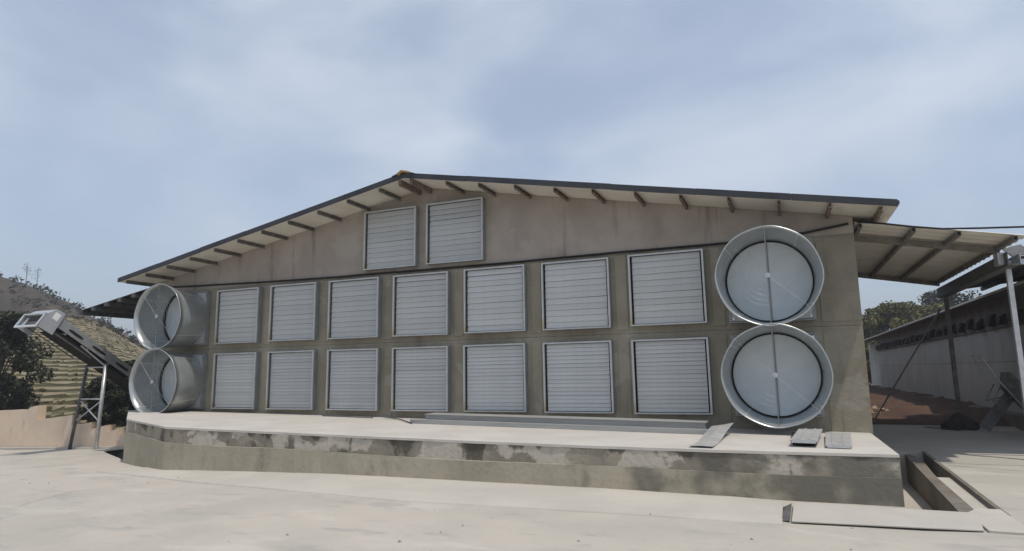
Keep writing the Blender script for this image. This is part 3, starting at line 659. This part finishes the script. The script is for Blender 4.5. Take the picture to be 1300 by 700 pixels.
for k in range(26):
    x = random.uniform(14.75, 15.5); y = random.uniform(6.6, 8.6); s_ = random.uniform(.03, .09); z = -.40 + .10 * random.random()
    ro.add([(x - s_, y, z), (x, y - s_, z + s_ * .3), (x + s_ * 1.2, y + s_ * .3, z), (x + .2 * s_, y + s_, z + s_ * .2), (x, y, z + s_ * .8)], [(0, 1, 4), (1, 2, 4), (2, 3, 4), (3, 0, 4)])
o = ro.build('rubble', mat('pale_rubble', (.42, .34, .24), (.30, .22, .15), 12, .95)); o['kind'] = 'stuff'; tag(o, 'pale broken rubble scattered on the red soil', 'rubble')
# wheelbarrow standing on its nose against the near post
wbw = thing('wheelbarrow', 'dark wheelbarrow tipped on its nose near the right hand post', 'wheelbarrow', (17.22, 4.75, gz(17.2, 4.75)))
def rotp(p, a=R(-52)):
    x, z = p[0], p[2]; return (x * math.cos(a) - z * math.sin(a), p[1], x * math.sin(a) + z * math.cos(a))
tv = [(-.32, -.22, .1), (.28, -.26, .1), (.28, .26, .1), (-.32, .22, .1), (-.52, -.34, .36), (.42, -.34, .32), (.42, .34, .32), (-.52, .34, .36)]
OFF = Vector((.25, 0, .62))
o = MB().add([Vector(rotp(p)) + OFF for p in tv], [(0, 3, 2, 1), (0, 1, 5, 4), (1, 2, 6, 5), (2, 3, 7, 6), (3, 0, 4, 7)]).build('tray', M['darksteel'], wbw)
o.modifiers.new('thick', 'SOLIDIFY').thickness = .01
for sy in (-1, 1):
    MB().tube([Vector(rotp(p)) + OFF for p in ((.62, sy * .05, -.02), (.2, sy * .2, .06), (-.5, sy * .26, .10), (-1.0, sy * .29, .20), (-1.12, sy * .29, .20))], .018, 7).build('handle', M['steel'], wbw, smooth=True)
    MB().tube([Vector(rotp(p)) + OFF for p in ((-.1, sy * .24, .07), (-.25, sy * .26, -.28), (-.42, sy * .26, .08))], .014, 6).build('leg', M['darksteel'], wbw)
wc = Vector(rotp((.62, 0, -.02))) + OFF
wheel = MB(); pts = [(wc.x + .16 * math.cos(2 * math.pi * k / 20), 0, wc.z + .16 * math.sin(2 * math.pi * k / 20)) for k in range(21)]
wheel.tube(pts, .04, 7); wl_ = wheel.build('wheel', M['rubber'], wbw, smooth=True)
MB().tube([(wc.x, -.03, wc.z), (wc.x, .03, wc.z)], .12, 14).build('rim', M['darksteel'], wl_)
tag(MB().beam((16.98, 4.9, gz(17, 4.9) + .06), (17.55, 4.95, gz(17, 4.9) + .80), .22, .03, up=(0, 1, 0)).build('plank', M['darksteel']), 'dark wide plank leaning beside the tipped wheelbarrow', 'plank')
# ------------------------------------------------------------------ left-hand canopy
lc = thing('canopy', 'lean-to canopy with dark corrugated roof beyond the left fan cones', 'canopy')
def lz(x): return 3.27 - .17 * (-2.45 - x)
corr(-5.8, -2.45, .05, 6.2, lz, 'y', .3, .025, .004).build('roof_sheet', M['roofmetal'], lc)
for x in (-5.55, -5.0, -4.45, -3.9, -3.35, -2.8):
    MB().box(x - .05, x + .05, .0, 6.1, lz(x) - .13, lz(x) - .014).build('purlin', M['darksteel'], lc)
MB().box(-5.72, -5.64, 6.0, 6.08, -1.3, lz(-5.68) - .01).build('post', M['darksteel'], lc)
MB().box(-2.52, -2.42, .6, 6, 2.9, 3.05).build('wall_plate', M['darksteel'], lc)
tag(MB().box(-2.62, -2.5, .2, .5, 1.0, 1.9).build('switch_box', M['black'], bevel=.01), 'small dark box behind the upper left fan cone', 'box')
# ------------------------------------------------------------------ tan wall (stepped)
tw = thing('tan_wall', 'low tan rendered boundary wall with stepped top at the left edge of the yard', 'wall')
def twy(x): return .62 - .0188 * (x + 9.15)
for (x0, x1, z0, z1) in ((-22, -12.01, -.3, -.26), (-12, -8.485, -.26, -.125), (-8.48, -8.03, -.09, -.01), (-8.025, -6.33, -.445, -.27), (-6.325, -5.425, -.57, -.46), (-5.42, -4.715, -.66, -.53), (-4.71, -4.225, -.735, -.61), (-4.22, -3.6, -.765, -.68), (-3.595, -2.9, -.86, -.78)):
    n = max(2, int((x1 - x0) / .3)); top = []
    for i in range(n + 1):
        x = x0 + (x1 - x0) * i / n; top.append((x, z0 + (z1 - z0) * i / n + (.02 * mnoise.noise(Vector((x * 2, 0, 5))) if 0 < i < n else 0)))
    a = MB(); fr = [(x, twy(x)) for x, _ in top]
    vs = [(x, twy(x), -1.7) for x, _ in top] + [(x, twy(x), z) for x, z in top] + [(x, twy(x) + .25, -1.7) for x, _ in top] + [(x, twy(x) + .25, z) for x, z in top]
    k = n + 1; fs = []
    for i in range(n): fs += [(i, i + 1, k + i + 1, k + i), (k + i, k + i + 1, 3 * k + i + 1, 3 * k + i), (2 * k + i, 3 * k + i, 3 * k + i + 1, 2 * k + i + 1)]
    fs += [(0, k, 3 * k, 2 * k), (n, 2 * k + n, 3 * k + n, k + n)]
    a.add(vs, fs).build('wall_panel', M['tan'], tw)
MB().prism([(-9.5, .42), (-3.3, .34), (-3.3, .5), (-9.5, .6)], -1.6, lambda x, y: gz(x, y) + .05).build('footing', M['strip'], tw)
# ------------------------------------------------------------------ conveyor
cv = thing('conveyor', 'inclined galvanised conveyor rising to the left on two tall legs', 'conveyor')
A = R(32); D = Vector((0, math.cos(A), -math.sin(A))); NV = Vector((0, math.sin(A), math.cos(A))); P0 = Vector((0, -.83, 2.335))
def cv_(x, s, n_): return Vector((x, 0, 0)) + P0 + D * s + NV * n_
def cbox(x0, x1, s0, s1, n0, n1, mb=None):
    mb = mb or MB()
    return mb.add([cv_(x0, s0, n0), cv_(x1, s0, n0), cv_(x1, s1, n0), cv_(x0, s1, n0), cv_(x0, s0, n1), cv_(x1, s0, n1), cv_(x1, s1, n1), cv_(x0, s1, n1)],
                  [(0, 3, 2, 1), (4, 5, 6, 7), (0, 1, 5, 4), (1, 2, 6, 5), (2, 3, 7, 6), (3, 0, 4, 7)])
for x, sx in ((-4.80, 1), (-5.60, -1)):
    sp_ = cbox(x - .012, x + .012, -.095, 5.6, -.25, 0).build('side_plate', M['steel'], cv)
    cbox(x - .02 * sx - .02, x - .02 * sx + .03, -.095, 5.6, .001, .022).build('top_rail', M['wire'] if sx > 0 else M['steel'], sp_)
    if sx > 0:
        for s0 in (.45, 1.25, 2.1, 2.95):
            pts = []
            for k in range(20):
                a = 2 * math.pi * k / 20; c_, s_ = math.cos(a), math.sin(a)
                pts.append((.24 * (1 if c_ > 0 else -1) * abs(c_) ** .6, 0.04 * s_))
            vs = [cv_(x + .0135, s0 + p[0], -.13 + p[1]) for p in pts] + [cv_(x + .0165, s0 + p[0], -.13 + p[1]) for p in pts]
            MB().add(vs, [list(range(20)), list(range(39, 19, -1))] + [[i, 20 + i, 20 + (i + 1) % 20, (i + 1) % 20] for i in range(20)]).build('slot', M['belt'], sp_)
cbox(-5.58, -4.82, -.05, 5.55, -.10, -.07).build('belt', M['belt'], cv)
cbox(-5.56, -4.84, .0, 5.5, -.34, -.315).build('return_belt', M['belt'], cv)
for s in (.2, .95, 1.7, 2.5): 
    cbox(-5.6, -4.80, s, s + .04, -.30, -.251).build('cross_bar', M['steel'], cv)
for x in (-5.57, -4.83):
    cbox(x - .012, x + .012, -.3, 1.2, -.42, -.395).build('tension_rod', M['darksteel'], cv)
# head box with an open discharge end
hb = thing('tmp', '', ''); bpy.data.objects.remove(hb)
xl, xr = -5.66, -4.74
def cpoly(x0, x1, prof, mb=None):
    mb = mb or MB(); n = len(prof)
    return mb.add([cv_(x0, *p) for p in prof] + [cv_(x1, *p) for p in prof], [list(range(n)), list(range(2 * n - 1, n - 1, -1))] + [[i, n + i, n + (i + 1) % n, (i + 1) % n] for i in range(n)])
prof = [(-.52, -.53), (-.08, -.51), (-.13, .14), (-.38, .12), (-.53, -.14)]
hbx = cpoly(xr - .02, xr, prof).build('head_box', M['boxgrey'], cv)
cpoly(xl, xl + .02, prof).build('side_panel', M['boxgrey'], hbx)
cbox(xl + .0205, xr - .0205, -.36, -.13, .10, .12).build('top_panel', M['boxgrey'], hbx)
cpoly(xl + .0205, xr - .0205, [(-.525, -.15), (-.375, .11), (-.355, .10), (-.505, -.16)]).build('hood', M['boxgrey'], hbx)
cbox(xl + .0205, xr - .0205, -.12, -.10, -.05, .10).build('back_panel', M['boxgrey'], hbx)
e = .045
cbox(xl - .01, xr + .01, -.57, -.53, -.56, -.56 + e).build('frame_bar', M['wire'], hbx)
cbox(xl - .01, xr + .01, -.57, -.53, -.17, -.17 + e).build('frame_bar', M['steel'], hbx)
cbox(xl - .01, xl + e, -.57, -.53, -.515, -.172).build('frame_bar', M['wire'], hbx)
cbox(xr - e, xr + .01, -.57, -.53, -.515, -.172).build('frame_bar', M['wire'], hbx)
MB().tube([cv_(xl + .03, -.36, -.33), cv_(xr - .03, -.36, -.33)], .085, 14).build('roller', M['darksteel'], hbx, smooth=True)
cbox(xl + .15, xl + .19, -.5, -.46, -.5, -.2).build('scraper_arm', M['wire'], hbx); cbox(xr - .2, xr - .16, -.5, -.46, -.5, -.2).build('scraper_arm', M['wire'], hbx)
cbox(xr + .0008, xr + .004, -.36, -.20, -.16, .04).build('sticker', M['sticker'], hbx)
# legs
rl = [(-4.70, .25, gz(-4.7, .25) - .02), (-4.80, .40, 1.17)]; ll = [(-5.98, .34, gz(-5.98, .34) - .02), (-5.60, .40, 1.17)]
def lerp(l_, z): t = (z - l_[0][2]) / (l_[1][2] - l_[0][2]); return tuple(Vector(l_[0]).lerp(Vector(l_[1]), t))
MB().tube(rl, .052, 10).build('leg', M['steel'], cv, smooth=True); MB().tube(ll, .045, 10).build('leg', M['darksteel'], cv, smooth=True)
for l_ in (rl, ll):
    x, y, z = l_[0]; MB().box(x - .1, x + .1, y - .1, y + .1, z + .02, z + .035).build('foot_plate', M['steel'], cv)
for z in (.20, 1.1): MB().tube([lerp(rl, z), lerp(ll, z)], .022, 7).build('cross_bar', M['steel'], cv)
MB().tube([lerp(rl, .16), lerp(ll, -.43)], .018, 7).build('cross_brace', M['steel'], cv); MB().tube([lerp(ll, .16), lerp(rl, -.43)], .018, 7).build('cross_brace', M['steel'], cv)
MB().tube([lerp(rl, 1.12), cv_(-4.8, .75, -.3)], .02, 7).build('strut', M['steel'], cv)
# ------------------------------------------------------------------ hills on the left
AZ0 = R(-57.8)
V = Vector((math.sin(AZ0), math.cos(AZ0), 0)); U = Vector((math.cos(AZ0), -math.sin(AZ0), 0))
def hp(u, v, z): p = Vector((CAM.x, CAM.y, 0)) + U * u + V * v; return (p.x, p.y, z)
def ridge(u):
    pts = [(-60, 7.5), (-25, 6.8), (-5, 6.2), (1, 5.75), (2.8, 5.0), (5, 3.5), (8, 2.2), (14, .8), (25, -.6)]
    if u <= pts[0][0]: return pts[0][1]
    for (a, za), (b_, zb) in zip(pts, pts[1:]):
        if u <= b_: return za + (zb - za) * (u - a) / (b_ - a)
    return -1
NT = 30
def hill(u, v):
    t = (v - 27) / 38
    if t > 1: return max(-2.5, ridge(u) - (t - 1) * 9), 1.0
    rz = ridge(u); t = max(t, 0)
    wob = .22 * mnoise.noise(Vector((u * .22, v * .06, 1.5))) + .10 * mnoise.noise(Vector((u * .8, v * .2, 7)))
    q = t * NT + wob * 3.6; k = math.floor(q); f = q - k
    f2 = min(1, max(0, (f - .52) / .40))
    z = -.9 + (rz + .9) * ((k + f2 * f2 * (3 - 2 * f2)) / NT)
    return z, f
us = frange(-42, 22, .4); vsn = frange(24, 66, .11) + [68, 72, 78, 90]
b = MB(); hz = []
for v in vsn:
    for u in us:
        z, f = hill(u, v); b.v.append(hp(u, v, z + .05 * mnoise.noise(Vector((u * 1.7, v * 1.7, 0))))); hz.append(f)
nx = len(us)
for j in range(len(vsn) - 1):
    for i in range(nx - 1):
        if min(b.v[j * nx + i][1], b.v[j * nx + i + 1][1]) < 1.25: continue
        b.f.append([j * nx + i, j * nx + i + 1, (j + 1) * nx + i + 1, (j + 1) * nx + i])
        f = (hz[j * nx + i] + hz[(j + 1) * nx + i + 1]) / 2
        b.mi.append(2 if .50 < f < .76 and vsn[j] < 65 else (1 if (f >= .76 or f < .14) and vsn[j] < 65 else 0))  # shade coloured into the lower riser, lighter earth at the lip
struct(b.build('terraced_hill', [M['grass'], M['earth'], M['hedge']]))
def hill2(u, v):
    e_ = 14.5 - .36 * (u + 8.5) if u < 0 else 11.5 - .62 * u
    t = (v - 82) / 30
    return -2.3 + (min(e_, 22) + 2.3) * (sst(0, 1, t) if v < 112 else 1 - sst(112, 190, v) * .6) + 1.2 * mnoise.noise(Vector((u * .08, v * .08, 4))) * sst(0, .4, t)
us = frange(-80, 32, 2.0); vsn = frange(82, 190, 3)
b = MB(); b.v = [hp(u, v, hill2(u, v) + .35 * mnoise.noise(Vector((u * .5, v * .5, 0)))) for v in vsn for u in us]; nx = len(us)
b.f = [[j * nx + i, j * nx + i + 1, (j + 1) * nx + i + 1, (j + 1) * nx + i] for j in range(len(vsn) - 1) for i in range(nx - 1)]; b.mi = [0] * len(b.f)
struct(b.build('scrub_hill', M['scrub']))
b = MB(); na = 120; prev = None
for i in range(na + 1):
    az = R(-100 + 150 * i / na); rr = 900; e_ = 30 + 14 * mnoise.noise(Vector((i * .12, 0, 3))) + 8 * mnoise.noise(Vector((i * .4, 0, 9)))
    d = Vector((math.sin(az), math.cos(az), 0))
    for k, (q, h) in enumerate(((700, 0), (780, .45), (860, .8), (930, 1), (1050, .7), (1200, 0))):
        p = Vector((CAM.x, CAM.y, 0)) + d * q; b.v.append((p.x, p.y, -2.4 + e_ * h * (1 + .12 * mnoise.noise(Vector((i * .5, k * 1.3, 2))))))
b.f = [[i * 6 + k, i * 6 + k + 1, (i + 1) * 6 + k + 1, (i + 1) * 6 + k] for i in range(na) for k in range(5)]; b.mi = [0] * len(b.f)
struct(b.build('distant_hills', M['farhill'], smooth=True))
# ------------------------------------------------------------------ vegetation
def leaves(mb, centre, rad, n, size, flat=1.0):
    c = Vector(centre)
    for _ in range(n):
        while True:
            p = Vector((random.uniform(-1, 1), random.uniform(-1, 1), random.uniform(-1, 1)))
            if .25 < p.length < 1: break
        p = Vector((p.x * rad, p.y * rad, p.z * rad * flat)) + c
        a = Vector((random.gauss(0, 1), random.gauss(0, 1), random.gauss(0, .7))).normalized(); s = size * random.uniform(.6, 1.3)
        q = a.cross(Vector((random.gauss(0, 1), random.gauss(0, 1), random.gauss(0, 1)))).normalized()
        mb.v += [tuple(p - a * s), tuple(p + q * s * .45), tuple(p + a * s), tuple(p - q * s * .45)]; k = len(mb.v) - 4
        mb.f.append([k, k + 1, k + 2, k + 3]); mb.mi.append(0)
def tree(name, label, cat, base, h, spread, leafmat, nclump, nleaf, size, group=None, low=.3):
    t = thing(name, label, cat, base, group)
    tr = MB(); lf = MB()
    lean = Vector((random.uniform(-.06, .06), random.uniform(-.06, .06), 0))
    top = Vector((0, 0, h * .8)) + lean * h
    tr.tube([(0, 0, -.3), tuple(top * .35), tuple(top * .7), tuple(top)], h * .028, 8, h * .006)
    for k in range(nclump):
        a = random.uniform(0, 6.283); f = random.uniform(low, 1); r_ = spread * (1 - .55 * abs(f - .55)) * random.uniform(.25, 1)
        c = Vector((r_ * math.cos(a), r_ * math.sin(a), h * f)) + lean * h * f
        if c.z < h * .2: c.z = h * .2
        st_ = top * max(.25, f * .7)
        tr.tube([tuple(st_), tuple((st_ + c) / 2 + Vector((0, 0, .05 * h))), tuple(c)], h * .008, 5, h * .002)
        leaves(lf, c, spread * random.uniform(.22, .40), nleaf, size, .75)
    tr.build('trunk', M['bark'], t); lf.build('crown', leafmat, t)
    return t
# dark bushes behind the tan wall
for (px_u, v, h, sp_, lab) in ((-1.95, 28.8, 4.2, 1.25, 'large dark green bush behind the tan wall at the left edge'),
                               (-4.2, 31.5, 4.6, 1.5, 'dark bush mostly cut off by the left edge of the picture'),
                               (1.25, 27.2, 2.0, .75, 'dark olive bush behind the legs of the conveyor'),
                               (2.15, 28.0, 2.6, .9, 'dark shrub behind the platform end, right of the conveyor legs')):
    tree('bush', lab, 'bush', hp(px_u, v, -1.3), h, sp_, M['leaf_d'], 75, 190, .085, 'dark bushes behind the tan wall', .15)
# trees behind the long shed
for (az, d, top, sp_, lab, mt) in ((5.6, 56, 4.6, 1.9, 'olive tree nearest the barn corner, behind the long shed', 'leaf_y'), (7.3, 58, 5.3, 2.0, 'tall olive green tree behind the long shed roof', 'leaf_y'),
                                  (8.8, 57, 5.3, 2.0, 'yellowish tree behind the long shed roof, middle of the row', 'leaf_y'), (10.3, 60, 5.3, 2.1, 'olive tree behind the long shed below the canopy corner', 'leaf_y'),
                                  (11.6, 66, 6.9, 2.6, 'dark tree behind the canopy gutter', 'leaf_d'), (3.9, 60, 4.6, 2.2, 'olive tree hidden mostly by the barn corner', 'leaf_y')):
    x = CAM.x + d * math.sin(R(az)); y = CAM.y + d * math.cos(R(az))
    tree('tree', lab, 'tree', (x, y, -2.2), top + 2.2, sp_, M[mt], 70, 170, .16, 'trees behind the long shed', .3)
# saplings and shrubs on the ridges
def sapling(u, v, h, lab, cat='sapling'):
    z = hill2(u, v) if v > 80 else hill(u, v)[0]
    t = thing('sapling', lab, cat, hp(u, v, z - .1), 'bare saplings on the ridges'); tr = MB(); lf = MB()
    tr.tube([(0, 0, 0), (.05, 0, h * .5), (.02, .03, h)], .05, 5, .015)
    for k in range(7):
        a = random.uniform(0, 6.28); f = random.uniform(.45, .95); c = Vector((.22 * h * (1.1 - f) * math.cos(a), .22 * h * (1.1 - f) * math.sin(a), h * (f + .08)))
        tr.tube([(.04, 0, h * (f - .1)), tuple(c)], .02, 4, .006); leaves(lf, c, .12 * h, 14, .07)
    tr.build('trunk', M['bark'], t); lf.build('crown', M['leaf_d'], t)
for az, h, lab in ((-60.8, 3.2, 'tallest bare sapling on the dark ridge at far left'), (-60.15, 2.9, 'bushy topped sapling on the dark ridge, right of the tallest')):
    sapling(111 * math.tan(R(az + 57.8)), 111, h, lab)
for az, h, lab in ((-55.95, 1.7, 'pale twiggy sapling on the terraced ridge just right of the conveyor head'), (-55.45, 1.5, 'short conical sapling on the terraced ridge below the left canopy'), (-54.7, 1.0, 'low sapling on the terraced ridge nearest the fan cones')):
    sapling(64 * math.tan(R(az + 57.8)), 64, h, lab)
sb = MB()
for _ in range(420):
    u = random.uniform(-60, 12); v = random.uniform(96, 116); z = hill2(u, v); leaves(sb, hp(u, v, z + .2), random.uniform(.4, 1.1), 16, .3, .8)
o = sb.build('scrub', M['leaf_d']); o['kind'] = 'stuff'; tag(o, 'dark dry scrub covering the ridge at far left', 'scrub')
sb = MB()
for _ in range(1700):
    u = random.uniform(-25, 9); k = random.randint(1, NT - 1); v = 27 + 38 * (k + random.uniform(.45, .62)) / NT; z = hill(u, v)[0]
    leaves(sb, hp(u, v, z + .08), random.uniform(.06, .16), 7, .06, .6)
for _ in range(90):
    u = random.uniform(-6, 8); v = random.uniform(63.5, 66); leaves(sb, hp(u, v, hill(u, v)[0] + .1), random.uniform(.15, .35), 14, .12, .8)
o = sb.build('hedge_rows', M['hedge']); o['kind'] = 'stuff'; tag(o, 'dry plants growing along the lips of the hillside terraces', 'plants')

# ------------------------------------------------------------------ air
hzb = MB().box(-1320, 1320, -420, 1320, -3.6, 75)
hm = bpy.data.materials.new('haze'); hm.use_nodes = True; nn = hm.node_tree.nodes; nn.clear()
pv = nn.new('ShaderNodeVolumePrincipled'); pv.inputs['Density'].default_value = 0.0016; pv.inputs['Color'].default_value = (.86, .90, .97, 1); pv.inputs['Anisotropy'].default_value = .2
ho = nn.new('ShaderNodeOutputMaterial'); hm.node_tree.links.new(pv.outputs[0], ho.inputs['Volume'])
hzo = hzb.build('haze', hm); hzo['kind'] = 'stuff'
tag(hzo, 'thin pale haze hanging in the air over the yard and hills', 'haze')

gr = MB(); random.seed(21)
for _ in range(170):
    x = random.uniform(1, 16); y = random.uniform(-10.5, -3.8); q = random.random() ** 4 * .018 + .004; z = gm(x, y) + (.016 if y > -4.9 and x < 13 else 0)
    gr.add([(x - q, y, z), (x, y - q, z), (x + q * 1.3, y + q * .2, z), (x, y + q, z), (x + q * .1, y, z + q)], [(0, 1, 4), (1, 2, 4), (2, 3, 4), (3, 0, 4)])
o = gr.build('grit', mat('grit', (.20, .18, .15), (.32, .29, .25), 30, .95)); o['kind'] = 'stuff'; tag(o, 'small grit and crumbs of concrete scattered over the yard', 'grit')

# cracks and a joint in the yard concrete
def crack(pts, wd, seed):
    mb = MB(); L = []
    for (a, c) in zip(pts, pts[1:]):
        n = max(2, int((Vector(c) - Vector(a)).length / .12))
        for i in range(n): L.append(Vector(a).lerp(Vector(c), i / n))
    L.append(Vector(pts[-1]))
    L = [p + Vector((mnoise.noise(Vector((p.x * 4, p.y * 4, seed))), mnoise.noise(Vector((p.x * 4, p.y * 4, seed + 9))))) * .05 for p in L]
    for i, p in enumerate(L):
        d = (L[min(i + 1, len(L) - 1)] - L[max(i - 1, 0)]).normalized(); q = Vector((-d.y, d.x)) * wd * (.5 + .5 * abs(mnoise.noise(Vector((i * .4, seed, 0)))))
        for r_ in (p - q, p + q): mb.v.append((r_.x, r_.y, gm(r_.x, r_.y) + .005))
    for i in range(len(L) - 1): mb.f.append([2 * i, 2 * i + 1, 2 * i + 3, 2 * i + 2]); mb.mi.append(0)
    struct(mb.build('crack', M['ditch']))
crack([(15.2, -3.95), (15.45, -4.5), (15.5, -5.6)], .007, 2)
crack([(4.2, -4.6), (3.4, -5.6), (3.9, -6.6), (3.1, -8.2)], .006, 3)
crack([(15.35, .2), (16.6, -.15), (18.2, -.1)], .008, 5)
